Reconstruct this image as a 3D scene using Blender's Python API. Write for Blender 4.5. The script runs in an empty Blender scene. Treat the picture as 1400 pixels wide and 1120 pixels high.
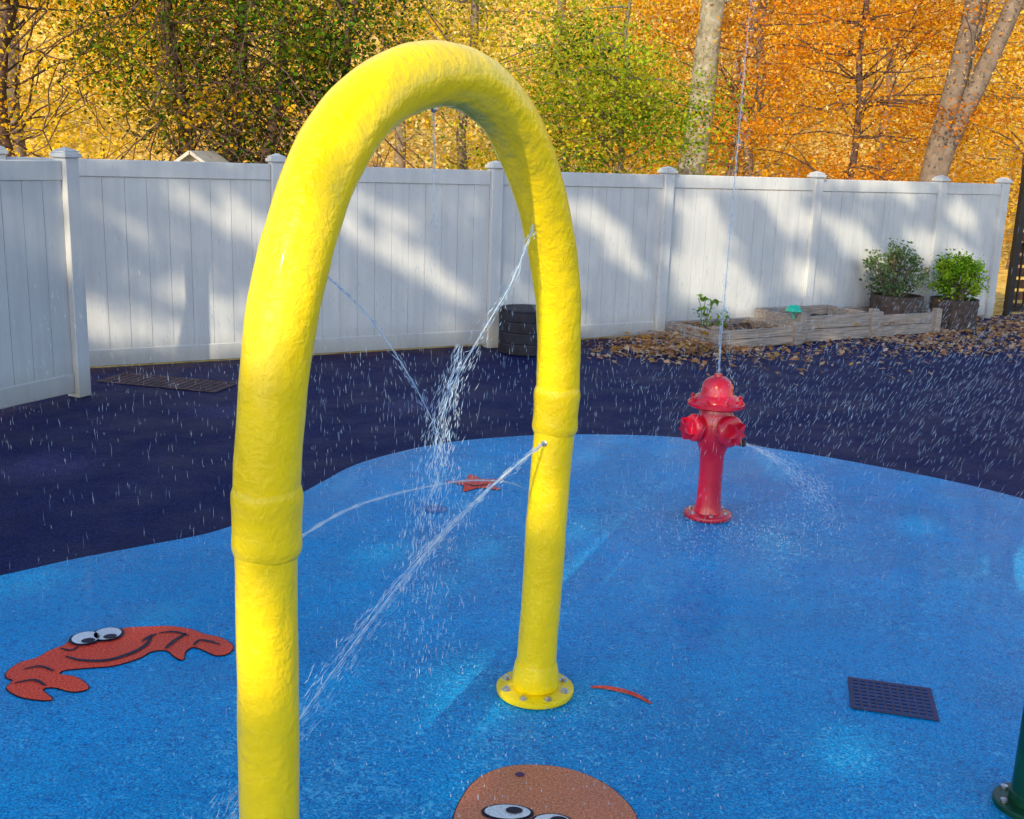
import bpy, bmesh, math, random
import numpy as np
from mathutils import Matrix, Vector
random.seed(7); rng=np.random.default_rng(11)
scene=bpy.context.scene
COL=scene.collection
# ------------------------------------------------------------------ helpers
def newmat(name):
    m=bpy.data.materials.new(name); m.use_nodes=True
    nt=m.node_tree; return m,nt,nt.nodes['Principled BSDF']
def L(nt,a,b): nt.links.new(a,b)
def noise(nt,scale,detail=4,rough=.55,coord='Object',dist=0):
    tc=nt.nodes.new('ShaderNodeTexCoord'); n=nt.nodes.new('ShaderNodeTexNoise')
    n.inputs['Scale'].default_value=scale; n.inputs['Detail'].default_value=detail
    n.inputs['Roughness'].default_value=rough; n.inputs['Distortion'].default_value=dist
    L(nt,tc.outputs[coord],n.inputs['Vector']); return n
def ramp(nt,src,stops):
    r=nt.nodes.new('ShaderNodeValToRGB'); e=r.color_ramp.elements
    e[0].position=stops[0][0]; e[0].color=stops[0][1]; e[1].position=stops[-1][0]; e[1].color=stops[-1][1]
    for p,c in stops[1:-1]:
        x=e.new(p); x.color=c
    L(nt,src,r.inputs[0]); return r
def mixc(nt,a,b,f,mode='MIX'):
    m=nt.nodes.new('ShaderNodeMix'); m.data_type='RGBA'; m.blend_type=mode
    for i,v in ((6,a),(7,b),(0,f)):
        if hasattr(v,'is_linked') or hasattr(v,'links'): L(nt,v,m.inputs[i])
        else: m.inputs[i].default_value=v
    return m.outputs[2]
def math2(nt,op,a,b,clamp=False):
    m=nt.nodes.new('ShaderNodeMath'); m.operation=op; m.use_clamp=clamp
    for i,v in enumerate((a,b)):
        if hasattr(v,'links'): L(nt,v,m.inputs[i])
        else: m.inputs[i].default_value=v
    return m.outputs[0]
def bump(nt,bs,hs,strength,dist=.01):
    b=nt.nodes.new('ShaderNodeBump'); b.inputs['Strength'].default_value=strength; b.inputs['Distance'].default_value=dist
    L(nt,hs,b.inputs['Height']); L(nt,b.outputs[0],bs.inputs['Normal']); return b
def c4(r,g,b): return (r,g,b,1)
def simple(name,col,rough=.5,var=.15,scale=12,bmp=0,bscale=60,metal=0):
    m,nt,bs=newmat(name)
    n=noise(nt,scale,6,.65)
    lo=tuple(max(0,c*(1-var*1.6)) for c in col[:3])+(1,); hi=tuple(min(1,c*(1+var)) for c in col[:3])+(1,)
    r=ramp(nt,n.outputs['Fac'],[(.3,lo),(.7,hi)]); L(nt,r.outputs[0],bs.inputs['Base Color'])
    bs.inputs['Roughness'].default_value=rough; bs.inputs['Metallic'].default_value=metal
    if bmp:
        n2=noise(nt,bscale,5,.6); bump(nt,bs,n2.outputs['Fac'],bmp)
    return m
class Acc:
    def __init__(s): s.v=[];s.f=[];s.n=0
    def add(s,vs,fs):
        o=s.n; s.v.extend([tuple(v) for v in vs]); s.f.extend([tuple(i+o for i in f) for f in fs]); s.n+=len(vs); return s
    def box(s,c,size,ax=None,bev=0):
        if ax is None: ax=(Vector((1,0,0)),Vector((0,1,0)),Vector((0,0,1)))
        c=Vector(c); h=[d/2 for d in size]
        if bev<=0:
            vs=[c+ax[0]*(h[0]*i)+ax[1]*(h[1]*j)+ax[2]*(h[2]*k) for k in(-1,1) for j in(-1,1) for i in(-1,1)]
            fs=[(0,2,3,1),(4,5,7,6),(0,1,5,4),(2,6,7,3),(0,4,6,2),(1,3,7,5)]
            return s.add(vs,fs)
        bm=bmesh.new(); bmesh.ops.create_cube(bm,size=1)
        for v in bm.verts: v.co=Vector((v.co.x*size[0],v.co.y*size[1],v.co.z*size[2]))
        bmesh.ops.bevel(bm,geom=list(bm.edges),offset=bev,segments=1,affect='EDGES',profile=.5)
        bm.verts.index_update()
        vs=[c+ax[0]*v.co.x+ax[1]*v.co.y+ax[2]*v.co.z for v in bm.verts]
        fs=[[v.index for v in f.verts] for f in bm.faces]; bm.free()
        return s.add(vs,fs)
    def tube(s,pts,rad,seg=10,cap=True,jit=None):
        pts=[Vector(p) for p in pts]; n=len(pts); rings=[]
        T0=(pts[1]-pts[0]).normalized(); up=Vector((0,0,1)) if abs(T0.z)<.9 else Vector((1,0,0))
        a=T0.cross(up).normalized()
        for i,p in enumerate(pts):
            T=(pts[min(i+1,n-1)]-pts[max(i-1,0)]).normalized()
            a=(a-T*a.dot(T)).normalized(); b=T.cross(a)
            r=rad[i] if hasattr(rad,'__len__') else rad
            for k in range(seg):
                th=2*math.pi*k/seg; rr=r*(1+(jit(i,k) if jit else 0))
                rings.append(p+(a*math.cos(th)+b*math.sin(th))*rr)
        fs=[(i*seg+k,i*seg+(k+1)%seg,(i+1)*seg+(k+1)%seg,(i+1)*seg+k) for i in range(n-1) for k in range(seg)]
        if cap: fs+= [tuple(range(seg))[::-1], tuple((n-1)*seg+k for k in range(seg))]
        return s.add(rings,fs)
    def lathe(s,prof,c=(0,0,0),axis=(0,0,1),seg=32,star=0,rot=0):
        c=Vector(c); ax=Vector(axis).normalized(); up=Vector((0,0,1)) if abs(ax.z)<.9 else Vector((1,0,0))
        a=ax.cross(up).normalized(); b=ax.cross(a); vs=[]
        for r,h in prof:
            for k in range(seg):
                th=rot+2*math.pi*k/seg; rr=max(r,1e-4)*((1-star) if (star and k%2) else 1)
                vs.append(c+ax*h+(a*math.cos(th)+b*math.sin(th))*rr)
        n=len(prof)
        fs=[(i*seg+k,i*seg+(k+1)%seg,(i+1)*seg+(k+1)%seg,(i+1)*seg+k) for i in range(n-1) for k in range(seg)]
        fs+=[tuple(range(seg)),tuple((n-1)*seg+k for k in range(seg))]
        return s.add(vs,fs)
    def mesh(s,name,off=Vector((0,0,0)),mat=None):
        me=bpy.data.meshes.new(name)
        me.from_pydata([(v[0]-off[0],v[1]-off[1],v[2]-off[2]) for v in s.v],[],s.f)
        bm=bmesh.new(); bm.from_mesh(me); bmesh.ops.recalc_face_normals(bm,faces=bm.faces); bm.to_mesh(me); bm.free()
        if mat: me.materials.append(mat)
        return me
def autosmooth(me,ang=40):
    bm=bmesh.new(); bm.from_mesh(me)
    for f in bm.faces: f.smooth=True
    for e in bm.edges:
        if len(e.link_faces)==2 and e.calc_face_angle(0)>math.radians(ang): e.smooth=False
    bm.to_mesh(me); bm.free()
def meta(o,label=None,category=None,group=None,kind=None):
    if label:o["label"]=label
    if category:o["category"]=category
    if group:o["group"]=group
    if kind:o["kind"]=kind
def thing(name,loc,label,category,group=None):
    o=bpy.data.objects.new(name,None); o.empty_display_size=.2; o.location=loc; COL.objects.link(o)
    meta(o,label,category,group); return o
WL={}
def wloc(o):
    return WL.get(o.name, Vector(o.location))
def part(name,acc,parent,mat,smooth=40,label=None):
    off=wloc(parent)
    me=acc.mesh(name,off,mat=mat)
    if smooth: autosmooth(me,smooth)
    o=bpy.data.objects.new(name,me); COL.objects.link(o); o.parent=parent
    WL[o.name]=off
    if label:o["label"]=label
    return o
def solo(name,acc,loc,mat,label=None,category=None,group=None,kind=None,smooth=40):
    loc=Vector(loc); me=acc.mesh(name,loc,mat=mat)
    if smooth: autosmooth(me,smooth)
    o=bpy.data.objects.new(name,me); o.location=loc; COL.objects.link(o); meta(o,label,category,group,kind); return o
def catmull(P,n=8,closed=False):
    P=[Vector(p) for p in P]; out=[]; m=len(P)
    rg=range(m) if closed else range(m-1)
    for i in rg:
        if closed: a,b,c,d=P[(i-1)%m],P[i],P[(i+1)%m],P[(i+2)%m]
        else: a,b,c,d=P[max(i-1,0)],P[i],P[i+1],P[min(i+2,m-1)]
        for k in range(n):
            t=k/n
            out.append(.5*((2*b)+(c-a)*t+(2*a-5*b+4*c-d)*t*t+(3*b-a-3*c+d)*t**3))
    if not closed: out.append(P[-1])
    return out
# ------------------------------------------------------------------ world, sun, camera
SUN_AZ=Vector((-.36,-.933)); EL=math.radians(31)
S=Vector((SUN_AZ.x*math.cos(EL),SUN_AZ.y*math.cos(EL),math.sin(EL))).normalized()
w=bpy.data.worlds.new("World"); scene.world=w; w.use_nodes=True
nt=w.node_tree; sky=nt.nodes.new('ShaderNodeTexSky'); sky.sky_type='NISHITA'; sky.sun_disc=False
sky.sun_elevation=EL; sky.sun_rotation=math.atan2(S.x,S.y)%(2*math.pi)
bg=nt.nodes['Background']; L(nt,mixc(nt,sky.outputs[0],c4(.97,1.0,1.01),1.,'MULTIPLY'),bg.inputs[0]); bg.inputs[1].default_value=.29
sd=bpy.data.lights.new("sun",'SUN'); sd.energy=5.0; sd.angle=math.radians(.55); sd.color=(1,.85,.56)
so=bpy.data.objects.new("sun",sd); COL.objects.link(so); so.rotation_euler=S.to_track_quat('Z','Y').to_euler(); so.location=(-10,-20,14)
cd=bpy.data.cameras.new("camera"); cam=bpy.data.objects.new("camera",cd); COL.objects.link(cam)
cd.sensor_width=36; cd.lens=37.88; cd.clip_end=600; cd.clip_start=.05
cam.matrix_world=Matrix.Translation((0,0,1.95))@(Matrix.Rotation(math.radians(76.8),4,'X')@Matrix.Rotation(math.radians(2.0),4,'Z'))
scene.camera=cam
scene.view_settings.view_transform='Standard'
# ------------------------------------------------------------------ ground surfaces
def radial(nt,cx,cy,rad):
    tc=nt.nodes.new('ShaderNodeTexCoord'); d=nt.nodes.new('ShaderNodeVectorMath'); d.operation='DISTANCE'
    L(nt,tc.outputs['Object'],d.inputs[0]); d.inputs[1].default_value=(cx,cy,0)
    return math2(nt,'SUBTRACT',1.0,math2(nt,'DIVIDE',d.outputs['Value'],rad),True)
def rubber(name,cols,rough,bs_=.6,wet=0,spec=.5):
    m,nt,bs=newmat(name)
    n1=noise(nt,120,3,.75); n2=noise(nt,1.1,5,.6); n3=noise(nt,55,2,.6)
    r=ramp(nt,n1.outputs['Fac'],[(.36,cols[0]),(.5,cols[1]),(.64,cols[2])])
    r2=ramp(nt,n2.outputs['Fac'],[(.3,c4(.80,.80,.82)),(.7,c4(1.15,1.15,1.12))])
    c=mixc(nt,r.outputs[0],r2.outputs[0],1.0,'MULTIPLY')
    bs.inputs['Specular IOR Level'].default_value=spec
    rr=ramp(nt,noise(nt,2.2,5,.6).outputs['Fac'],[(.35,(rough[0],)*3+(1,)),(.65,(rough[1],)*3+(1,))])
    L(nt,rr.outputs[0],bs.inputs['Roughness'])
    h=math2(nt,'ADD',n1.outputs['Fac'],n3.outputs['Fac'])
    if wet:
        n4=noise(nt,34,4,.6,dist=1.2); n5=noise(nt,9,3,.5,dist=.8)
        h=math2(nt,'ADD',math2(nt,'MULTIPLY',h,.4),math2(nt,'ADD',math2(nt,'MULTIPLY',n4.outputs['Fac'],2.0),math2(nt,'MULTIPLY',n5.outputs['Fac'],2.0)))
        bump(nt,bs,h,bs_,.012*wet)
        bs.inputs['Coat Weight'].default_value=.24; bs.inputs['Coat Roughness'].default_value=.05; bs.inputs['Coat IOR'].default_value=1.33
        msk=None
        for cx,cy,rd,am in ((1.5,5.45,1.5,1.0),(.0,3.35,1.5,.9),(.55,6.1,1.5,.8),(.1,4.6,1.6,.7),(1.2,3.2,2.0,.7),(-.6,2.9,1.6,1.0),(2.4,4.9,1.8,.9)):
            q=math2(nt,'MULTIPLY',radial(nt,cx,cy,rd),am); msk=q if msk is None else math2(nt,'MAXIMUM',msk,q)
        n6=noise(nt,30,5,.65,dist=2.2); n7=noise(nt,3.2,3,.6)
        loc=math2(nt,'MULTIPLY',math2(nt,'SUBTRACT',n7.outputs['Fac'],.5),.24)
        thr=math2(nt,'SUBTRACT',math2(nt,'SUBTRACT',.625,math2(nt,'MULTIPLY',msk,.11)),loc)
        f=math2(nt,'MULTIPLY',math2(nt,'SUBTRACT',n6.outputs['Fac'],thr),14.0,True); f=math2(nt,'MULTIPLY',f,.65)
        c=mixc(nt,c,c4(.13,.65,1.0),f)  # pale cyan speckle: aerated water, with its glints painted into the colour
        th2=math2(nt,'MULTIPLY',math2(nt,'SUBTRACT',noise(nt,42,3,.6,dist=1.5).outputs['Fac'],.54),12.0,True)
        c=mixc(nt,c,c4(.0,.08,.38),math2(nt,'MULTIPLY',th2,.6))
    else: bump(nt,bs,h,bs_,.004)
    L(nt,c,bs.inputs['Base Color'])
    return m
M_dark=rubber("dark_rubber",[c4(.001,.002,.024),c4(.004,.007,.062),c4(.03,.04,.17)],(.55,.8),bs_=.7,spec=.18)
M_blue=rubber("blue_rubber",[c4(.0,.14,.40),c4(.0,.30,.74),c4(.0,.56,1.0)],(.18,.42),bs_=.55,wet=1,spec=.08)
M_litter,nt,bs=newmat("leaf_litter")
r=ramp(nt,noise(nt,5.5,10,.8,dist=.5).outputs['Fac'],[(.32,c4(.12,.06,.015)),(.43,c4(.5,.28,.04)),(.53,c4(.85,.58,.1)),(.68,c4(.95,.8,.45))]); L(nt,r.outputs[0],bs.inputs['Base Color']); bs.inputs['Roughness'].default_value=.9
bump(nt,bs,noise(nt,8,8,.7).outputs['Fac'],.6,.2)
a=Acc(); a.add([(-300,-300,-.012),(300,-300,-.012),(300,400,-.012),(-300,400,-.012)],[(0,1,2,3)])
solo("ground",a,(0,0,0),M_litter,kind="structure",smooth=0)
F0=Vector((-3.74,9.2,0)); FD=Vector((.8747,.4844,0)).normalized(); FN=Vector((.4844,-.8747,0)).normalized(); Z=Vector((0,0,1))
def fw(u,off=0,z=0): return F0+FD*u+FN*off+Z*z
a=Acc(); P=[fw(-3,-.15),fw(20,-.15),(22,-12,0),(-14,-12,0),(-14,6,0)]
a.add([(Vector(p).x,Vector(p).y,-.004) for p in P],[tuple(range(5))])
solo("yard_pavement",a,(0,0,0),M_dark,kind="structure",smooth=0)
pad=[(-2.32,4.62),(-2.08,4.85),(-1.8,5.07),(-1.51,5.32),(-1.29,5.75),(-1.14,6.2),(-.94,6.7),(-.5,7.2),(.01,7.47),(.43,7.59),(1.08,7.63),(1.58,7.5),(2.06,7.28),(2.48,7.01),(2.86,6.72),(3.18,6.38),(3.75,5.6),(4.2,4.2),(4.2,2.4),(3.2,.6),(1.2,-.5),(-1.4,-.3),(-3.2,.9),(-3.7,2.5),(-3.1,3.9)]
pp=catmull([(x,y,0) for x,y in pad],6,True)
a=Acc(); a.add(pp,[tuple(range(len(pp)))])
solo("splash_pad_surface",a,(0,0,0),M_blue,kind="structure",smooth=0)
nx,ny=60,40; vs=[]
for j in range(ny+1):
    for i in range(nx+1):
        x=-90+180*i/nx; y=24+90*(j/ny)**1.3
        t=max(0,(y-24))/90
        h=30*(t**1.05)+.6*math.sin(x*.21+y*.13)*min(1,t*8)+.4*math.sin(x*.53-y*.31)*min(1,t*8)-.02
        vs.append((x,y,h))
fs=[(j*(nx+1)+i,j*(nx+1)+i+1,(j+1)*(nx+1)+i+1,(j+1)*(nx+1)+i) for j in range(ny) for i in range(nx)]
a=Acc(); a.add(vs,fs); solo("hillside",a,(0,24,0),M_litter,kind="structure",smooth=80)
# ------------------------------------------------------------------ fence
M_vinyl,nt,bs=newmat("white_vinyl")
n=noise(nt,1.6,5,.6); r=ramp(nt,n.outputs['Fac'],[(.3,c4(.51,.525,.56)),(.7,c4(.61,.62,.64))])
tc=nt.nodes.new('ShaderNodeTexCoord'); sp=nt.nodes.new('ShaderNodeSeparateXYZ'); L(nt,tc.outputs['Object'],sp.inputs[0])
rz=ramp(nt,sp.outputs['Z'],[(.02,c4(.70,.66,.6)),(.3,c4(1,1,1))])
mp=nt.nodes.new('ShaderNodeMapping'); mp.inputs['Scale'].default_value=(14,14,1.2); L(nt,tc.outputs['Object'],mp.inputs[0])
ns=nt.nodes.new('ShaderNodeTexNoise'); ns.inputs['Scale'].default_value=1; ns.inputs['Detail'].default_value=5; L(nt,mp.outputs[0],ns.inputs['Vector'])
rs=ramp(nt,ns.outputs['Fac'],[(.3,c4(.91,.91,.92)),(.6,c4(1.02,1.02,1.02))])
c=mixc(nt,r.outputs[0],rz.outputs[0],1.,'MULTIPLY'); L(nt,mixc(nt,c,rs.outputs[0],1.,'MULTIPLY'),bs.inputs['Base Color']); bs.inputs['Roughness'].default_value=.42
def fence(name,org,d,nrm,posts,label,top=1.83):
    o=thing(name,org,label,"fence")
    ax=(d,nrm,Z)
    def P(u,off,z): return org+d*u+nrm*off+Z*z
    for i,(u0,u1) in enumerate(zip(posts[:-1],posts[1:])):
        a=Acc(); g0,g1=u0+.064,u1-.064; W=g1-g0
        nb=max(2,round(W/.178)); bw=W/nb
        for k in range(nb):
            a.box(P(g0+bw*(k+.5),random.uniform(-.001,.001),.93),(bw-.005,.024,1.48),ax)
        a.box(P((g0+g1)/2,-.001,.93),(W,.016,1.475),ax)
        sag=random.uniform(-.006,.006)
        a.box(P((g0+g1)/2,0,top-.09+sag),(W,.05,.145),ax,.006)
        a.box(P((g0+g1)/2,0,.115),(W,.05,.15),ax,.006)
        part("fence_panel",a,o,M_vinyl,30)
    for u in posts:
        a=Acc(); a.box(P(u,0,(top+.0)/2),(.127,.127,top),ax,.006)
        p=part("fence_post",a,o,M_vinyl,30)
        a=Acc(); c=P(u,0,top)
        a.box(c+Z*.016,(.165,.165,.032),ax,.005)
        a.box(c+Z*.041,(.135,.135,.018),ax,.004)
        q=[c+d*(.0675*i)+nrm*(.0675*j)+Z*.05 for i,j in((-1,-1),(1,-1),(1,1),(-1,1))]+[c+Z*.078]
        a.add(q,[(0,1,4),(1,2,4),(2,3,4),(3,0,4),(3,2,1,0)])
        part("post_cap",a,p,M_vinyl,30)
    return o
fence("vinyl_fence",F0,FD,FN,[-.57,1.74,3.99,6.13,8.34,10.50,11.72],"long white vinyl privacy fence with capped posts along the yard")
LD=Vector((-.425,-.905,0)).normalized(); LN=Vector((.905,-.425,0)).normalized()
fence("vinyl_fence",Vector((-3.41,8.27,0)),LD,LN,[0,2.3,4.6],"short white vinyl fence run ending beside the floor grate",top=1.83)
# ------------------------------------------------------------------ arch
M_yel,nt,bs=newmat("yellow_coating")
n=noise(nt,5,5,.6); r=ramp(nt,n.outputs['Fac'],[(.3,c4(.97,.69,.0)),(.7,c4(1.0,.74,.0))]); L(nt,r.outputs[0],bs.inputs['Base Color'])
bs.inputs['Roughness'].default_value=.34; bs.inputs['Specular IOR Level'].default_value=.3; bs.inputs['Coat Weight'].default_value=.25; bs.inputs['Coat Roughness'].default_value=.07
n2=noise(nt,34,5,.62,dist=.5); n3=noise(nt,11,3,.5); bump(nt,bs,math2(nt,'ADD',n2.outputs['Fac'],math2(nt,'MULTIPLY',n3.outputs['Fac'],1.8)),.75,.009)
M_bolt=simple("steel_bolt",c4(.55,.55,.58),.3,.2,40,metal=.9)
M_dirty=simple("black_nozzle",c4(.05,.03,.03),.5)
A0=Vector((.12,3.69,0)); B0=Vector((-.56,2.40,0)); U=(B0-A0).normalized(); AN=U.cross(Z).normalized()
line=[(1.48,0),(1.478,.34),(1.475,.70),(1.47,1.09),(1.455,1.29),(1.41,1.55),(1.34,1.745),(1.23,1.93),(1.07,2.065),(.83,2.15),(.60,2.155),(.38,2.085),(.21,1.95),(.06,1.75),(-.05,1.50),(-.085,1.25),(-.08,1.06),(-.045,.70),(-.03,.42),(-.008,.13),(0,0)]
def AP(s,z,off=0): return A0+U*s+Z*z+AN*off
cl=catmull([AP(s,z) for s,z in line],10)
def wob(i,k): return .012*math.sin(i*.33+k*.35)+.008*math.sin(i*.9+1.3*k)+random.uniform(-.004,.004)
rad=[]
for p in cl:
    t=max(0,min(1,(p.z-1.1)/.9)); rad.append(.0735+.0095*t*t*(3-2*t)+(.003 if p.z>1.10 else 0))
arch=thing("spray_arch",AP(.74,0),"tall bright yellow spray arch bolted to the blue splash pad","splash pad arch")
a=Acc(); a.tube(cl,rad,32,True,wob); part("arch_pipe",a,arch,M_yel,80)
for side,(s0,s1),zb in (("near",(1.470,1.464),1.015),("far",(-.076,-.085),.985)):
    a=Acc(); pts=[];rr=[]
    zs=[.0,.008,.018,.028,.04,.06,.085,.105,.120,.132,.143,.153,.160]; R_=[.0735,.0775,.0815,.083,.0825,.0808,.0805,.0810,.0828,.084,.0835,.080,.0768]
    for z,r_ in zip(zs,R_):
        t=z/.16; pts.append(AP(s0+(s1-s0)*t,zb+z*1.08)); rr.append(r_)
    a.tube(pts,rr,32,True,lambda i,k:.010*math.sin(k*.8+i)); part("collar",a,arch,M_yel,80)
    base=AP(1.48 if side=="near" else -.006,0)
    a=Acc(); a.lathe([(.0,.004),(.143,.004),(.145,.008),(.145,.022),(.140,.026),(.0,.026)],base,seg=40)
    fl=part("flange",a,arch,M_yel,40)
    a=Acc(); a.lathe([(.074,.026),(.086,.030),(.088,.05),(.085,.085),(.081,.11),(.075,.13)],base,seg=32); part("base_sleeve",a,arch,M_yel,60)
    for k in range(8):
        th=2*math.pi*(k+.5)/8; c=base+Vector((math.cos(th),math.sin(th),0))*.117+Z*.026
        a=Acc(); a.lathe([(.017,0),(.017,.003),(.0105,.0032),(.0105,.012),(.0,.013)],c,seg=6); part("bolt",a,fl,M_bolt,30)
for s,z,ds,dz in [(1.395,1.04,-1,.15),(-.0,.965,1,-.05),(.135,1.755,.75,-.6),(1.27,1.68,-.8,-.5),(.77,2.07,0,-1)]:
    ax=(U*ds+Z*dz).normalized(); a=Acc(); a.lathe([(.012,-.03),(.012,.004),(.008,.006),(.006,.012),(.003,.012)],AP(s,z),ax,12)
    part("nozzle",a,arch,M_bolt,40)
# ------------------------------------------------------------------ hydrant
M_red,nt,bs=newmat("red_paint")
n=noise(nt,7,5,.6); r=ramp(nt,n.outputs['Fac'],[(.3,c4(.50,.003,.022)),(.7,c4(.66,.010,.04))]); L(nt,r.outputs[0],bs.inputs['Base Color'])
bs.inputs['Roughness'].default_value=.26; bs.inputs['Coat Weight'].default_value=.4; bump(nt,bs,noise(nt,30,3).outputs['Fac'],.15,.004)
hb=Vector((1.13,5.83,0))
hy=thing("fire_hydrant",hb,"red play fire hydrant spraying water on the blue pad","fire hydrant")
a=Acc(); a.lathe([(0,.004),(.132,.004),(.134,.01),(.134,.024),(.128,.03),(.080,.032),(.076,.05),(.069,.09),(.066,.2),(.067,.33),(.072,.38),(.086,.42),(.098,.46),(.102,.52),(.098,.57),(.088,.605),(.082,.62),(.082,.645)],hb,seg=40)
part("hydrant_body",a,hy,M_red,45)
a=Acc(); a.lathe([(.082,.640),(.150,.643),(.158,.650),(.158,.664),(.150,.671),(.128,.676),(.120,.697),(.112,.702),(.094,.708),(.090,.715),(.088,.745),(.080,.772),(.062,.795),(.040,.808),(.024,.811),(.022,.826),(0,.828)],hb,seg=40)
bon=part("bonnet",a,hy,M_red,45)
for k in range(8):
    th=2*math.pi*(k+.3)/8; c=hb+Vector((math.cos(th),math.sin(th),0))*.140+Z*.671
    a=Acc(); a.lathe([(.015,0),(.015,.016),(.010,.018),(.010,.025),(0,.026)],c,seg=6); part("bolt",a,bon,M_red,30)
for k in range(6):
    th=2*math.pi*(k+.5)/6; c=hb+Vector((math.cos(th),math.sin(th),0))*.105+Z*.03
    a=Acc(); a.lathe([(.012,0),(.012,.01),(.0,.012)],c,seg=6); part("bolt",a,hy,M_bolt,30)
for d,ln,sc_ in ((Vector((-1,-.35,0)),.170,.88),(Vector((.55,-.83,0)),.175,1.0),(Vector((.5,.8,0)),.16,.9)):
    d.normalize()
    a=Acc(); a.lathe([(r_*sc_,h_) for r_,h_ in [(.055,.05),(.066,.085),(.070,.095),(.082,.10),(.088,.112),(.088,.134),(.080,.146),(.066,.150),(.03,ln-.020),(.022,ln-.020),(.0,ln-.020)]],hb+Z*.525,d,28)
    cp=part("outlet_cap",a,hy,M_red,45)
    a=Acc(); a.lathe([(.066,ln-.030),(.064,ln+.018),(.046,ln+.030),(0,ln+.030)],hb+Z*.525,d,10,star=.55,rot=.3); part("star_nut",a,cp,M_red,20)
hn=hb+Z*.465+Vector((.145,-.12,0))
a=Acc(); a.lathe([(.020,-.06),(.020,.004),(.014,.006),(.011,.014),(0,.014)],hn,Vector((.8,-.55,-.15)),14); part("nozzle",a,hy,M_dirty,40)
# ------------------------------------------------------------------ ground markings
M_or=rubber("orange_rubber",[c4(.55,.025,.012),c4(.92,.065,.03),c4(1.0,.17,.09)],(.3,.55),spec=.2)
M_wh=rubber("white_rubber",[c4(.55,.6,.68),c4(.78,.8,.86),c4(.88,.9,.93)],(.3,.5))
M_bk=rubber("black_rubber",[c4(.004,.004,.02),c4(.01,.01,.035),c4(.03,.03,.08)],(.3,.5),spec=.2)
M_pe=rubber("peach_rubber",[c4(.48,.12,.05),c4(.74,.21,.10),c4(.84,.36,.2)],(.25,.5),spec=.35)
def poly(a,pts,z):
    a.add([(p[0],p[1],z) for p in pts],[tuple(range(len(pts)))])
def stroke(a,pts,w,z,n=6):
    c=catmull([(p[0],p[1],0) for p in pts],n); m=len(c); vs=[]
    for i,p in enumerate(c):
        T=(c[min(i+1,m-1)]-c[max(i-1,0)]).normalized(); q=Vector((-T.y,T.x,0)); ww=w*(.35+.65*math.sin(math.pi*(i+.5)/m))
        vs+= [tuple((p+q*ww/2)[:2])+(z,),tuple((p-q*ww/2)[:2])+(z,)]
    a.add(vs,[(2*i,2*i+1,2*i+3,2*i+2) for i in range(m-1)])
def ell(c,rx,ry,ang=0,n=28):
    return [(c[0]+rx*math.cos(t)*math.cos(ang)-ry*math.sin(t)*math.sin(ang), c[1]+rx*math.cos(t)*math.sin(ang)+ry*math.sin(t)*math.cos(ang)) for t in [2*math.pi*k/n for k in range(n)]]
def grow(pts,d):
    m=len(pts); out=[]; ar=sum(pts[i][0]*pts[(i+1)%m][1]-pts[(i+1)%m][0]*pts[i][1] for i in range(m)); sg=1 if ar>0 else -1
    for i in range(m):
        p0=Vector(pts[i-1][:2]);p1=Vector(pts[(i+1)%m][:2]); t=(p1-p0)
        if t.length<1e-9: out.append(pts[i][:2]); continue
        t.normalize(); out.append((pts[i][0]+t.y*d*sg,pts[i][1]-t.x*d*sg))
    return out
def cw(x,y): dx,dy=x-8,y-925; return (-1.85+.00276*dx+.00232*dy, 3.67+.000185*dx-.00632*dy)
crab=[(8,921),(22,909),(45,902),(62,892),(80,885),(95,874),(122,868),(155,867),(165,860),(195,858),(232,857),(262,861),(280,868),(300,872),(315,880),(318,888),(308,896),(292,898),(276,891),(262,887),(250,893),(245,904),(234,900),(224,892),(203,893),(185,902),(150,912),(115,915),(85,918),(78,923),(98,926),(113,934),(116,941),(96,944),(72,939),(58,942),(72,953),(50,953),(28,949),(12,940),(18,931),(10,928)]
co=[tuple(p[:2]) for p in catmull([cw(*p)+(0,) for p in crab],4,True)]
cr=thing("crab_marking",(-1.5,3.85,.004),"smiling orange-red crab inlaid in the blue rubber pad","ground marking")
a=Acc(); poly(a,grow(co,.005),.002); part("outline",a,cr,M_bk,0)
a=Acc(); poly(a,co,.004); part("crab_shape",a,cr,M_or,0)
a=Acc()
stroke(a,[cw(*p) for p in [(84,901),(105,906),(140,906),(175,896),(196,884),(205,870)]],.022,.007)
stroke(a,[cw(*p) for p in [(190,880),(200,874),(212,869)]],.016,.0075)
part("mouth_line",a,cr,M_bk,0)
for pl,w_ in (([(255,868),(235,880),(222,890)],.02),([(262,886),(272,878),(288,880),(300,884)],.016),([(215,868),(238,866),(258,872)],.014),([(30,918),(50,914),(70,920)],.014),([(20,935),(45,931),(62,938)],.014),([(75,890),(90,893),(100,888)],.014)):
    a=Acc(); stroke(a,[cw(*p) for p in pl],w_,.007); part("shell_line",a,cr,M_bk,0)
for ex,ey in ((110,877),(141,871)):
    c=cw(ex,ey)
    a=Acc(); poly(a,ell(c,.064,.066,.3),.009); part("eye_outline",a,cr,M_bk,0)
    a=Acc(); poly(a,ell(c,.053,.057,.3),.012); e=part("eye",a,cr,M_wh,0)
    a=Acc(); poly(a,ell((c[0]+.022,c[1]-.030),.026,.022,.3),.015); part("pupil",a,e,M_bk,0)
def ow(x,y): dx,dy=x-710,y-1048; return (.06+.00222*dx+.00014*dy, 3.18+.00012*dx-.0040*dy)
oc=[(618,1125),(630,1092),(650,1068),(680,1053),(712,1047),(760,1048),(800,1057),(835,1074),(858,1096),(869,1120),(870,1165),(845,1215),(790,1250),(720,1250),(660,1215),(625,1170)]
oo=[tuple(p[:2]) for p in catmull([ow(*p)+(0,) for p in oc],4,True)]
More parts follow.
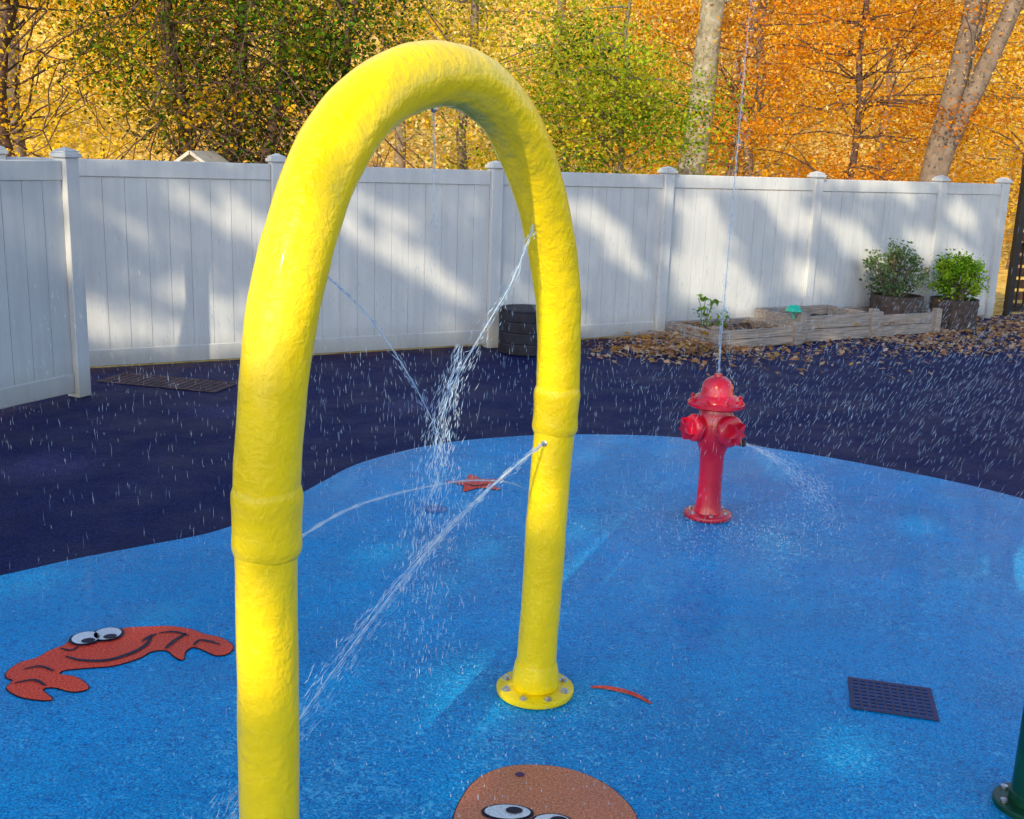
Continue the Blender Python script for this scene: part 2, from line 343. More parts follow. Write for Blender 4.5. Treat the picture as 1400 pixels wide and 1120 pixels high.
ot=thing("octopus_marking",(.1,2.95,.004),"peach round-headed octopus inlaid in the blue rubber pad","ground marking")
a=Acc(); poly(a,grow(oo,.004),.002); part("outline",a,ot,M_bk,0)
a=Acc(); poly(a,oo,.004); part("octopus_shape",a,ot,M_pe,0)
a=Acc(); poly(a,ell(ow(712,1062),.016,.012),.007); part("spot",a,ot,simple("purple_rubber",c4(.08,.01,.12),.5),0)
for ex,ey,rx in ((692,1114,.07),(752,1126,.055)):
    c=ow(ex,ey)
    a=Acc(); poly(a,ell(c,rx+.011,.044),.007); part("eye_outline",a,ot,M_bk,0)
    a=Acc(); poly(a,ell(c,rx,.036),.010); e=part("eye",a,ot,M_wh,0)
    a=Acc(); poly(a,ell((c[0]+.02,c[1]+.004),.026,.018),.013); part("pupil",a,e,M_bk,0)
st=[]
for k in range(10):
    th=math.pi/2+k*math.pi/5+.25; rr=.19 if k%2==0 else .095; st.append((-.20+rr*math.cos(th),6.30+rr*math.sin(th),0))
so_=[tuple(p[:2]) for p in catmull(st,4,True)]
sf=thing("starfish_marking",(-.2,6.3,.004),"small red starfish inlaid in the blue rubber pad","ground marking")
a=Acc(); poly(a,grow(so_,.005),.002); part("outline",a,sf,M_bk,0)
a=Acc(); poly(a,so_,.004); part("starfish_shape",a,sf,M_or,0)
a=Acc(); stroke(a,[(-.27,6.27),(-.20,6.24),(-.13,6.28)],.02,.007); part("mouth_line",a,sf,M_bk,0)
a=Acc(); stroke(a,[(.335,3.738),(.38,3.742),(.44,3.725),(.50,3.69),(.55,3.63)],.030,.004)
solo("stripe_marking",a,(.44,3.7,0),M_or,"thin orange-red curved stripe inlaid in the blue pad","ground marking",smooth=0)
# ------------------------------------------------------------------ drains
M_gr=simple("grate_plastic",c4(.022,.022,.11),.5,.3,20)
gx=Vector((.957,-.235,0)).normalized(); gy=Vector((-gx.y,gx.x,0)); gc=Vector((1.475,3.735,0))
a=Acc(); Wg,Dg=.285,.23
for k in range(11): a.box(gc+gx*(-Wg/2+Wg*k/10)+Z*.0040,(.011,Dg,.002),(gx,gy,Z))
for k in range(9): a.box(gc+gy*(-Dg/2+Dg*k/8)+Z*.0043,(Wg,.012,.002),(gx,gy,Z))
for sgn in(-1,1):
    a.box(gc+gx*(sgn*(Wg/2+.006))+Z*.0038,(.014,Dg+.03,.002),(gx,gy,Z)); a.box(gc+gy*(sgn*(Dg/2+.007))+Z*.0041,(Wg+.02,.014,.002),(gx,gy,Z))
dg=thing("drain_grate",gc,"dark plastic square drain grate set into the blue pad","drain")
part("grate",a,dg,M_gr,0)
a=Acc(); a.box(gc+Z*.0015,(Wg,Dg,.001),(gx,gy,Z)); part("drain_pit",a,dg,simple("drain_dark",c4(.01,.10,.34),.2),0)
a=Acc(); a.lathe([(0,.002),(.062,.002),(.062,.007),(.05,.008),(.046,.005),(0,.005)],(-.41,5.78,0),seg=28)
solo("floor_drain",a,(-.41,5.78,0),simple("drain_ring",c4(.02,.12,.4),.3),"small round blue floor drain in the wet pad","drain")
mc=[Vector((-3.50,8.80,0)),Vector((-3.26,9.12,0)),Vector((-2.30,9.0,0)),Vector((-2.54,8.56,0))]
M_br=simple("rust_brown",c4(.085,.045,.06),.8,.6,12); M_brp=simple("pit",c4(.06,.03,.045),.8)
o=thing("floor_grate",(-2.9,8.87,0),"brown slatted metal floor grate beside the white fence","drain")
a=Acc()
ex=(mc[3]-mc[0]).normalized(); ey=Vector((-ex.y,ex.x,0)); cc=sum(mc,Vector())/4
for k in range(17): a.box(cc+ex*(-.51+1.02*k/16)+Z*.003,(.044,.36,.004),(ex,ey,Z))
for k in (-1,1): a.box(cc+ey*(k*.19)+Z*.004,(1.08,.03,.004),(ex,ey,Z)); a.box(cc+ex*(k*.54)+Z*.0035,(.03,.40,.004),(ex,ey,Z))
part("grate",a,o,M_br,0)
a=Acc(); a.box(cc+Z*.000,(1.04,.36,.001),(ex,ey,Z)); part("drain_pit",a,o,M_brp,0)
# ------------------------------------------------------------------ green spray post
M_gn=simple("green_paint",c4(.002,.055,.022),.3,.25,6,.1,30)
gp=Vector((1.68,3.05,0)); o=thing("spray_post",gp,"dark green metal spray post bolted to the wet pad","splash pad post")
a=Acc(); a.tube([gp+Z*.02,gp+Z*.5,gp+Z*1.0,gp+Z*1.5+Vector((.03,0,0)),gp+Z*1.8+Vector((.15,0,0)),gp+Z*1.95+Vector((.4,0,0))],.058,24); part("pole",a,o,M_gn,50)
a=Acc(); a.lathe([(0,.004),(.108,.004),(.108,.018),(.104,.022),(.064,.023),(.064,.055),(.058,.06),(.0,.06)],gp,seg=32); fl=part("flange",a,o,M_gn)
for k in range(6):
    th=2*math.pi*(k+.1)/6; a=Acc(); a.lathe([(.012,0),(.012,.009),(0,.011)],gp+Vector((math.cos(th),math.sin(th),0))*.086+Z*.022,seg=6); part("bolt",a,fl,M_bolt,30)
# ------------------------------------------------------------------ ribbed barrel
M_tire=simple("black_plastic",c4(.014,.013,.026),.7,.5,9,.5,18)
tc_=Vector((.12,10.95,0)); prof=[(0,0),(.25,0)]
nr_=4; Hb=.44
for k in range(nr_):
    z0=Hb*k/nr_; z1=Hb*(k+1)/nr_; prof+=[(.279,z0+.002),(.285,z0+.012),(.286,(z0+z1)/2),(.285,z1-.012),(.279,z1-.002)]
prof+=[(.25,Hb),(.235,Hb),(.232,Hb-.05),(0,Hb-.05)]
o=thing("ribbed_barrel",tc_,"dark ribbed plastic barrel standing against the white fence","barrel")
a=Acc(); a.lathe(prof,tc_,seg=26); part("barrel_body",a,o,M_tire,12)
a=Acc(); a.lathe([(.232,Hb-.004),(.288,Hb-.004),(.290,Hb+.008),(.284,Hb+.012),(.236,Hb+.012)],tc_,seg=44); part("rim",a,o,M_tire,35)
# ------------------------------------------------------------------ raised beds
M_wood,nt,bs=newmat("weathered_wood")
tc=nt.nodes.new('ShaderNodeTexCoord'); mp=nt.nodes.new('ShaderNodeMapping'); mp.inputs['Rotation'].default_value=(0,0,-.506); L(nt,tc.outputs['Object'],mp.inputs[0])
mp2=nt.nodes.new('ShaderNodeMapping'); mp2.inputs['Scale'].default_value=(1.5,12,30); L(nt,mp.outputs[0],mp2.inputs[0])
nn=nt.nodes.new('ShaderNodeTexNoise'); nn.inputs['Scale'].default_value=3; nn.inputs['Detail'].default_value=8; L(nt,mp2.outputs[0],nn.inputs['Vector'])
r=ramp(nt,nn.outputs['Fac'],[(.3,c4(.17,.14,.13)),(.7,c4(.46,.38,.32))]); L(nt,r.outputs[0],bs.inputs['Base Color']); bs.inputs['Roughness'].default_value=.8
M_soil=simple("soil",c4(.055,.035,.025),.95,.5,20,.8,40)
axF=(FD,FN,Z)
def bed(u0,u1,o0,o1,h,label,nb=2):
    c=fw((u0+u1)/2,(o0+o1)/2); o=thing("raised_garden_bed",c,label,"garden bed","wooden raised garden beds along the fence")
    a=Acc(); bh=h/nb
    for k in range(nb):
        zc=bh*(k+.5)
        a.box(fw((u0+u1)/2,o1,zc),(u1-u0-.04,.04,bh-.006),axF,.004)
        a.box(fw((u0+u1)/2,o0,zc),(u1-u0-.04,.04,bh-.006),axF,.004)
        a.box(fw(u0,(o0+o1)/2,zc),(.04,o1-o0+.04,bh-.006),axF,.004)
        a.box(fw(u1,(o0+o1)/2,zc),(.04,o1-o0+.04,bh-.006),axF,.004)
    part("bed_frame",a,o,M_wood,30)
    for (u,of) in((u0,o1),(u1,o1)):
        a=Acc(); a.box(fw(u,of+.025,(h+.05)/2),(.09,.09,h+.05),axF,.006); part("corner_post",a,o,M_wood,30)
    a=Acc(); nn_=10; vs=[]
    for j in range(nn_+1):
        for i in range(nn_+1):
            p=fw(u0+.02+(u1-u0-.04)*i/nn_,o0+.02+(o1-o0-.04)*j/nn_,h*.60+random.uniform(-.02,.025)); vs.append(p)
    a.add(vs,[(j*(nn_+1)+i,j*(nn_+1)+i+1,(j+1)*(nn_+1)+i+1,(j+1)*(nn_+1)+i) for j in range(nn_) for i in range(nn_)])
    part("soil",a,o,M_soil,80)
bed(6.25,7.4,.10,.86,.20,"low weathered wooden garden bed with dark soil")
bed(7.52,8.65,.08,.80,.30,"tall weathered wooden garden bed filled with soil and leaves")
bed(8.77,9.78,.08,.76,.26,"weathered wooden garden bed holding a potted shrub")
# ------------------------------------------------------------------ leaves
def leafmat(name,trans=.4):
    m,nt,bs=newmat(name)
    at=nt.nodes.new('ShaderNodeAttribute'); at.attribute_name="tint"
    df=nt.nodes.new('ShaderNodeBsdfDiffuse'); L(nt,at.outputs['Color'],df.inputs[0])
    tr=nt.nodes.new('ShaderNodeBsdfTranslucent'); L(nt,at.outputs['Color'],tr.inputs[0])
    mx=nt.nodes.new('ShaderNodeMixShader'); mx.inputs[0].default_value=trans
    L(nt,df.outputs[0],mx.inputs[1]); L(nt,tr.outputs[0],mx.inputs[2]); L(nt,mx.outputs[0],nt.nodes['Material Output'].inputs[0]); nt.nodes.remove(bs); return m
M_leaf=leafmat("autumn_leaf",.5); M_gleaf=leafmat("green_leaf",.25)
def leaf_mesh(name,P,size,cols,flat=0.0,off=Vector((0,0,0)),mat=None):
    n=len(P); P=np.asarray(P,float)-np.array(off)
    nr=rng.normal(size=(n,3)); nr[:,2]=np.abs(nr[:,2])+flat; nr/=np.linalg.norm(nr,axis=1)[:,None]
    t=rng.normal(size=(n,3)); t-= nr*(t*nr).sum(1)[:,None]; t/=np.linalg.norm(t,axis=1)[:,None]
    b=np.cross(nr,t); s=np.asarray(size)[:,None]
    V=np.empty((n,4,3)); V[:,0]=P-t*s*.5; V[:,1]=P+b*s*.34-t*s*.05+nr*s*.1; V[:,2]=P+t*s*.5; V[:,3]=P-b*s*.34-t*s*.05+nr*s*.1
    me=bpy.data.meshes.new(name); me.vertices.add(4*n); me.vertices.foreach_set("co",V.reshape(-1))
    me.loops.add(4*n); me.loops.foreach_set("vertex_index",np.arange(4*n,dtype=np.int32))
    me.polygons.add(n); me.polygons.foreach_set("loop_start",np.arange(0,4*n,4,dtype=np.int32))
    try: me.polygons.foreach_set("loop_total",np.full(n,4,dtype=np.int32))
    except Exception: pass
    me.update(calc_edges=True)
    at=me.attributes.new("tint",'FLOAT_COLOR','POINT'); C=np.ones((n,4,4)); C[:,:,:3]=np.asarray(cols)[:,None,:]
    at.data.foreach_set("color",C.reshape(-1)); me.materials.append(mat or M_leaf); return me
GOLD=(.93,.50,.02);YEL=(.96,.70,.05);LIME=(.42,.54,.03);GREEN=(.10,.25,.015);DGREEN=(.03,.085,.012);ORANGE=(.92,.36,.02);RUST=(.62,.19,.02);PALE=(.97,.82,.45);OLIVE=(.16,.15,.02)
def cloud(centers,spread,per,size,pal,wts=None,zs=1.0,hang=0,jl=.8,jh=1.12):
    Ps=[];Cs=[];Ss=[]; pal=np.array(pal)
    for c in centers:
        n=int(per*random.uniform(.6,1.4)); sp_=spread*random.uniform(.6,1.35)
        q=rng.normal(size=(n,3))*sp_*np.array([1,1,zs]); q[:,2]-=hang*np.linalg.norm(q[:,:2],axis=1)
        Ps.append(q+np.array(c))
        base=pal[rng.choice(len(pal),p=wts)]; idx=rng.choice(len(pal),size=n,p=wts)
        col=base*.7+pal[idx]*.3; br=random.uniform(.7,1.12)
        Cs.append(np.clip(col*br*rng.uniform(jl,jh,size=(n,1)),0,.97)); Ss.append(size*rng.uniform(.5,1.3,size=n))
    return np.concatenate(Ps),np.concatenate(Ss),np.concatenate(Cs)
M_bark=simple("bark",c4(.19,.14,.11),.9,.28,7,.6,30)
M_barkd=simple("dark_bark",c4(.10,.056,.042),.9,.5,9,.7,30)
M_syc,nt,bs=newmat("mottled_bark")
n=noise(nt,6,6,.7,dist=1); r=ramp(nt,n.outputs['Fac'],[(.34,c4(.12,.10,.07)),(.46,c4(.22,.19,.13)),(.56,c4(.30,.27,.21)),(.72,c4(.42,.39,.33))]); L(nt,r.outputs[0],bs.inputs['Base Color']); bs.inputs['Roughness'].default_value=.85
def wobline(p0,p1,n=7,w=.1,sag=0):
    p0=Vector(p0);p1=Vector(p1); out=[]
    d=(p1-p0).length
    for i in range(n+1):
        t=i/n; q=p0.lerp(p1,t)
        e=math.sin(math.pi*t)
        q+=Vector((random.uniform(-1,1),random.uniform(-1,1),random.uniform(-.7,.7)))*w*d*.35*min(1,e*2)
        q.z+=sag*e*d
        out.append(q)
    return catmull(out,2)
def tree(base,top,r0,cc,cr_,ncl,per,size,pal,label,wts=None,zs=.6,spread=.4,bark=None,stems=None,hang=.15,limb_r=.020,ntw=1):
    base=Vector(base); o=thing("deciduous_tree",base,label,"tree","autumn trees of the wood")
    a=Acc(); stems=stems or [(base,Vector(top),r0)]
    lines=[]
    for p0,p1,r_ in stems:
        ln=catmull(p0,4) if isinstance(p0,list) else wobline(p0,p1,7,.05)
        m=len(ln)
        a.tube(ln,[r_*(1-.55*i/(m-1))*(1.25 if i==0 else 1) for i in range(m)],12,True,lambda i,k:random.uniform(-.05,.05)); lines.append(ln)
    centers=[]
    for k in range(ncl):
        while True:
            q=Vector((random.uniform(-1,1),random.uniform(-1,1),random.uniform(-1,1)))
            if .2<q.length<1: break
        c=Vector(cc)+Vector((q.x*cr_[0],q.y*cr_[1],q.z*cr_[2]))
        if c.z<.4: c.z=.4+random.random()
        centers.append(c)
        ln=random.choice(lines); cand=[p for p in ln if p.z<c.z+.3] or [ln[0]]
        st_=cand[-1] if random.random()<.5 else random.choice(cand[len(cand)//2:])
        br=wobline(st_,c,5,.16,random.uniform(-.03,.1)); m=len(br)
        a.tube(br,[limb_r*(1-.8*i/(m-1)) for i in range(m)],5,False)
        for t_ in range(ntw):
            s0=br[random.randint(m//2,m-1)]; e0=c+Vector((random.gauss(0,spread),random.gauss(0,spread),random.gauss(0,spread*zs)))
            tw=wobline(s0,e0,3,.2); a.tube(tw,[limb_r*.3*(1-.6*i/(len(tw)-1)) for i in range(len(tw))],3,False)
    part("trunk",a,o,bark or M_bark,60)
    P,S_,C=cloud(centers,spread,per,size,pal,wts,zs,hang)
    me=leaf_mesh("crown",P,S_,C,.3,off=base); ob=bpy.data.objects.new("crown",me); COL.objects.link(ob); ob.parent=o
    return o
V=Vector
tree((-6.3,13.6,0),(-6.1,13.7,7),.10,(-6.6,13.6,3.6),(2.4,1.6,2.6),44,330,.060,[YEL,GOLD,GREEN],"yellow-leaved tree with a thin dark trunk",[.6,.3,.10],bark=M_barkd,spread=.45)
tree((-8.2,18,0),(-8.4,18,9),.16,(-8.4,18,4.5),(3.6,2,3.5),50,320,.08,[GOLD,YEL,PALE],"golden tree rising above the white fence",[.45,.35,.20],bark=M_bark,spread=.6)
st=[(V((-4.2,13.9,0)),V((-4.5,14,6)),.11),(V((-3.4,14.1,0)),V((-2.6,14,6)),.09),(V((-3.7,14,0)),V((-3.5,14.2,6.5)),.12),(V((-2.8,14.2,0)),V((-1.8,14.2,5.2)),.07)]
tree((-3.6,14,0),None,.12,(-3.4,14,3.6),(2.2,1.1,1.9),104,290,.060,[GREEN,DGREEN,OLIVE,LIME,GOLD],"dense vine-tangled tree with dark green leaves",[.18,.32,.24,.14,.12],bark=M_barkd,stems=st,spread=.36,ntw=2)
a=Acc()
for k in range(220):
    x=random.uniform(-5.6,-1.5); y=random.uniform(12.9,14.3); z=random.uniform(1.6,4.6)
    p=V((x,y,z)); q=p+V((random.gauss(0,.9),random.gauss(0,.3),-random.uniform(.3,1.8)))
    ln=wobline(p,q,5,.3); a.tube(ln,.004+random.random()*.006,4,False)
solo("hanging_vines",a,(-3.6,13.7,2),M_barkd,"tangle of bare brown vines hanging in the tree","vines",kind="stuff")
tree((-1.0,19.5,0),(-.9,19.5,8),.10,(-.9,19.5,3.8),(2.8,1.8,2.9),46,330,.075,[YEL,LIME,PALE,GREEN],"bright yellow-green tree with a slender trunk",[.42,.28,.15,.15],spread=.55)
tree((1.5,17.2,0),(1.6,17.3,4.5),.06,(1.25,17.3,2.9),(1.8,1.1,1.6),62,280,.064,[LIME,GREEN,YEL,DGREEN],"yellow-green tall shrub with hanging leaves",[.40,.26,.24,.10],spread=.38)
tree((2.85,20.3,0),(3.85,20.3,9),.29,(3.4,20.6,6.6),(2.6,1.5,1.5),14,150,.09,[YEL,GOLD],"thick mottled grey-brown trunk of a large tree",[.6,.4],bark=M_syc)
tree((4.6,22.5,0),(4.9,22.5,8),.12,(4.2,22.5,4),(3.4,1.6,3.1),54,340,.08,[ORANGE,GOLD,PALE,RUST],"orange maple with spreading branches",[.43,.35,.16,.06],zs=.4,bark=M_bark,spread=.65)
tree((6.2,20.5,0),(6.0,20.5,7),.08,(6.1,20.3,3.8),(3.2,1.5,2.5),58,330,.07,[ORANGE,GOLD,RUST,PALE],"orange maple with thin dark horizontal branches",[.48,.30,.12,.10],zs=.3,bark=M_barkd,spread=.65,ntw=2)
st=[([V((7.02,19.2,-.1)),V((7.08,19.2,1.2)),V((7.2,19.2,2.4)),V((7.36,19.15,3.6)),V((7.50,19.1,5.2)),V((7.70,19.1,7.2))],None,.24),
    ([V((7.12,19.2,-.1)),V((7.16,19.2,1.2)),V((7.30,19.2,2.3)),V((7.78,19.15,3.6)),V((8.28,19.1,5.2)),V((8.85,19.1,7.2))],None,.24),
    ([V((7.10,19.25,-.1)),V((7.2,19.3,2.0)),V((7.62,19.35,4.0)),V((8.05,19.5,7.0))],None,.13)]
tree((7.05,19.2,0),None,.3,(8.4,19.8,6.4),(2.8,1.5,1.1),14,130,.09,[ORANGE,GOLD],"large grey-brown tree forking into several thick stems",[.5,.5],stems=st)
tree((10.5,23,0),(10.6,23,8),.12,(10.0,23,3.8),(3.4,1.6,3.3),50,320,.085,[YEL,ORANGE,GOLD],"yellow-orange tree beside the forked trunk",[.4,.25,.35],bark=M_bark,spread=.6)
bx=[(-13,27,GOLD),(-7.5,29,YEL),(-3,27,PALE),(1,28,YEL),(5.5,29,GOLD),(9.5,29,ORANGE),(14,28,GOLD),(-10,35,YEL),(-4,34,GOLD),(3,35,PALE),(8,35,GOLD),(14,35,GOLD)]
for x,y,c in bx:
    hgt=.02+max(0,(y-24)/90)**1.05*30
    tree((x,y,hgt-.2),(x+random.uniform(-.5,.5),y,11),.15,(x,y,5.2),(4,2.2,4.2),42,230,.125,[c,YEL,GOLD,PALE],"golden autumn tree with a slim straight trunk",[.33,.25,.22,.20],spread=.85,bark=M_bark,limb_r=.030)
cen=[(random.uniform(-42,42),random.uniform(40,72)) for _ in range(560)]
cen=[(x,y,30*((y-24)/90)**1.05+random.uniform(.5,9)) for x,y in cen]
P,S_,C=cloud(cen,1.3,100,.36,[GOLD,YEL,ORANGE,LIME,PALE],[.27,.28,.12,.06,.27],.7)
me=leaf_mesh("distant_woods",P,S_,C,.3); ob=bpy.data.objects.new("distant_woods",me); COL.objects.link(ob); meta(ob,"golden autumn woodland covering the slope","woods",kind="stuff")
# ------------------------------------------------------------------ small shed roof showing over the fence
sh=V((-3.72,12.9,-.07)); o=thing("garden_shed",sh,"small white gabled shed standing among the trees","shed")
M_shed=simple("shed_paint",c4(.4,.36,.3),.7,.2,6); M_roof=simple("pale_roofing",c4(.5,.46,.42),.7,.2,14)
a=Acc(); a.box(sh+Z*.78,(1.0,.8,1.56))
a.add([sh+V((-.5,-.4,1.56)),sh+V((.5,-.4,1.56)),sh+V((0,-.4,1.93)),sh+V((-.5,.4,1.56)),sh+V((.5,.4,1.56)),sh+V((0,.4,1.93))],[(0,1,2),(3,5,4)]); part("wall",a,o,M_shed,30)
a=Acc()
for sg in(-1,1):
    p0=sh+V((0,0,1.95)); p1=sh+V((sg*.62,0,1.50)); dx=(p1-p0).normalized(); a.box((p0+p1)/2,((p1-p0).length,1.0,.035),(dx,V((0,1,0)),dx.cross(V((0,1,0)))))
part("roof",a,o,M_roof,30)
a=Acc(); a.box(sh+V((0,-.408,.75)),(.5,.02,1.4)); part("door",a,o,M_roof,30)
# ------------------------------------------------------------------ potted shrubs
M_pot=simple("weathered_tub",c4(.075,.05,.045),.75,.45,15)
def shrub(u,off,z0,pw,ph,rx,rz,pal,wts,label,size,zs,nst=60,per=75):
    c=fw(u,off,z0); o=thing("potted_shrub",c,label,"potted plant","potted shrubs by the fence")
    a=Acc(); r0=pw*.5
    a.lathe([(0,0),(r0*.95,0),(r0*.96,ph*.3),(r0*.99,ph*.7),(r0,ph),(r0*.9,ph),(r0*.88,ph-.05),(0,ph-.05)],c,seg=14)
    for hz in (.25,.80): a.lathe([(r0*(.95+.05*hz)+.002,ph*hz-.012),(r0*(.95+.05*hz)+.009,ph*hz-.012),(r0*(.95+.05*hz)+.010,ph*hz+.012),(r0*(.95+.05*hz)+.002,ph*hz+.012)],c,seg=14)
    part("pot",a,o,M_pot,12)
    a=Acc(); cen=[]
    for k in range(nst):
        th=random.uniform(0,6.28); r_=math.sqrt(random.random()); h=random.random()
        prof_=math.sqrt(max(.05,1-(2*h-.9)**2*.8))
        e=c+V((math.cos(th)*rx*r_*prof_,math.sin(th)*rx*r_*.8*prof_,ph+.04+rz*h))
        cen.append(e); ln=wobline(c+Z*(ph-.04)+V((math.cos(th),math.sin(th),0))*.05,e,3,.1); a.tube(ln,.005,4,False)
    part("stem",a,o,M_bark,0)
    P,S_,C=cloud(cen,.05,per,size,pal,wts,zs)
    me=leaf_mesh("foliage",P,S_,C,.2,off=c,mat=M_gleaf); ob=bpy.data.objects.new("foliage",me); COL.objects.link(ob); ob.parent=o
shrub(9.46,.42,.08,.64,.36,.42,.50,[(.14,.24,.09),(.24,.32,.15),(.07,.12,.05),(.34,.28,.12)],[.4,.25,.25,.1],"loose grey-green shrub in a dark wooden tub",.042,1.2,52,55)
shrub(10.40,.52,0,.60,.38,.33,.45,[(.2,.42,.02),(.42,.6,.04),(.07,.16,.015)],[.5,.3,.2],"dense rounded bright green shrub in a dark tub",.038,1.1,70,85)
for u,off,h in ((6.44,.45,.40),(6.65,.35,.2)):
    c=fw(u,off,.12); o=thing("seedling_plant",c,"small leafy green plant growing in the garden bed","plant","small plants in the garden beds")
    a=Acc(); cen=[]
    for k in range(6):
        e=c+V((random.gauss(0,.07),random.gauss(0,.06),h*random.uniform(.3,1))); ln=wobline(c,e,3,.1); a.tube(ln,.004,4,False); cen.append(e)
    part("stem",a,o,simple("green_stem",c4(.1,.16,.03),.6),0)
    P,S_,C=cloud(cen,.04,10,.065,[LIME,GREEN,(.2,.35,.03)],[.3,.3,.4],.7)
    me=leaf_mesh("foliage",P,S_,C,.6,off=c,mat=M_gleaf); ob=bpy.data.objects.new("foliage",me); COL.objects.link(ob); ob.parent=o
gb=fw(7.45,.76,.27); o=thing("garden_ornament",gb,"small teal dome ornament on the bed corner","garden ornament")  # small ornament simplified to a mushroom-like dome on a stake, no lamp
M_teal=simple("teal_plastic",c4(.01,.5,.33),.3)
a=Acc(); a.lathe([(.0,.085),(.08,.08),(.092,.09),(.08,.125),(.055,.15),(.02,.162),(0,.164)],gb,seg=20); part("dome_cap",a,o,M_teal)
a=Acc(); a.lathe([(.012,.0),(.012,.08),(.03,.085),(0,.087)],gb,seg=12); part("stake",a,o,M_teal)
# fallen leaves
n=7600; PP=[];
while len(PP)<n:
    t=random.random()
    if t<.36: u=random.uniform(5.2,16); off=abs(random.gauss(.9,.6))+.05
    elif t<.49: u=random.gauss(5.85,.5); off=random.gauss(.75,.3)
    elif t<.95: u=random.uniform(8.6,17); off=random.uniform(.3,1.1+(random.random()**.8)*4.4*min(1,(u-8.0)/2.5))
    else: u=random.uniform(6.3,10.2); off=random.uniform(.1,.7)
    if off<.03: continue
    inbed=6.2<u<9.85 and .05<off<.84
    if inbed and random.random()<.35: continue
    z=.006+random.random()*.02
    if inbed: z+= .15
    elif abs(u-5.9)<.7: z+=random.random()*.10*math.exp(-((u-5.9)/.5)**2)
    p=fw(u,off,z); PP.append(tuple(p))
pal=np.array([(.64,.33,.16),(.74,.44,.24),(.48,.22,.10),(.80,.56,.37),(.70,.38,.08)])
C=pal[rng.choice(5,size=n)]*rng.uniform(.6,1.15,size=(n,1))
me=leaf_mesh("fallen_leaves",PP,rng.uniform(.035,.09,size=n),C,2.2); ob=bpy.data.objects.new("fallen_leaves",me); COL.objects.link(ob); meta(ob,"dry brown leaves scattered over the dark pavement","leaves",kind="stuff")
# ------------------------------------------------------------------ iron gate
M_iron=simple("black_iron",c4(.02,.016,.018),.5,.3,10); M_lat=simple("brown_wood",c4(.16,.08,.045),.8,.4,8)
g0=V((6.90,15.10,0)); o=thing("metal_gate",g0,"black metal gate with brown slats beside the white fence","gate")
gd=V((.97,.24,0)).normalized(); gn=V((gd.y,-gd.x,0)); axg=(gd,gn,Z)
a=Acc(); a.box(g0+Z*1.04,(.09,.09,2.08),axg,.006); part("gate_post",a,o,M_iron,30)
a=Acc()
for z in (.12,1.0,1.75): a.box(g0+gd*1.0+Z*z,(1.9,.04,.05),axg)
for k in range(17): a.box(g0+gd*(.1+.115*k)+gn*.03+Z*.95,(.02,.02,1.75),axg)
part("gate_frame",a,o,M_iron,0)
a=Acc()
for k in range(11): a.box(g0+gd*1.0-gn*.05+Z*(.12+.165*k),(1.9,.02,.12),axg)
part("gate_slats",a,o,M_lat,0)
# ------------------------------------------------------------------ unseen tree added to block sun; crown gaps cut to place the dapples
patches=[ # along the fence, height, half length, half width, slope
 (.6,.30,1.0,.09,-.20),(1.1,.56,.7,.04,-.3),(1.3,1.32,.5,.06,-.45),(1.75,1.12,.4,.08,-.5),(2.9,1.0,.85,.05,-.5),(3.3,.74,.6,.05,-.55),(2.75,1.38,.4,.03,-.4),
 (5.2,1.33,.55,.06,-.45),(5.65,.9,.3,.04,-.5),(6.75,.85,.45,.42,-.35),(7.1,.55,.6,.20,-.4),(6.6,1.4,.45,.08,-.3),(8.0,1.35,.5,.13,-.5),(8.8,1.2,.4,.08,-.5),(8.3,.6,.4,.14,-.4),(9.5,.75,.5,.07,-.45),(10.3,1.0,.45,.08,-.5),(11.0,1.35,.35,.09,-.45),(7.4,1.74,1.1,.06,-.04),(9.5,1.74,.9,.06,-.04),(11.1,.8,.25,.12,-.5),(5.0,.25,.3,.04,-.4)]
gpatch=[(-2.95,6.35,.28,.07,.1),(-.8,8.3,.25,.06,.2),(2.86,5.12,.34,.24,.3),(-2.2,7.9,.2,.04,.3)]
D=-np.array(S)
n=30000
qx=rng.uniform(-9,11,size=n*2); qy=rng.uniform(-3.5,20,size=n*2)
rel=(qx-F0.x)*FN.x+(qy-F0.y)*FN.y
lim=-(1.86/math.tan(EL))*abs(SUN_AZ.x*FN.x+SUN_AZ.y*FN.y)
k_=rel>lim; qx=qx[k_];qy=qy[k_]
ds=rng.uniform(19,22,size=len(qx)); Q=np.stack([qx,qy,np.zeros_like(qx)],1)+np.array(S)[None]*ds[:,None]
num=(Q-np.array(F0))@np.array(FN); den=D@np.array(FN); tt=-num/den; X=Q+D*tt[:,None]
u=(X-np.array(F0))@np.array(FD); v=X[:,2]; keep=np.ones(len(Q),bool)
for (pu,pv,hl,hw,sl) in patches:
    th=math.atan(sl); du=u-pu; dv=v-pv; al=du*math.cos(th)+dv*math.sin(th); ac=-du*math.sin(th)+dv*math.cos(th)
    val=(al/(hl+.09))**2+(ac/(hw+.09))**2
    keep&=~((val<1+rng.normal(size=len(Q))*.22)&(v>-.2))
for (px,py,rx,ry,ang) in gpatch:
    dx=qx-px;dy=qy-py; al=dx*math.cos(ang)+dy*math.sin(ang); ac=-dx*math.sin(ang)+dy*math.cos(ang)
    keep&=~(((al/(rx+.14))**2+(ac/(ry+.22))**2)<1)
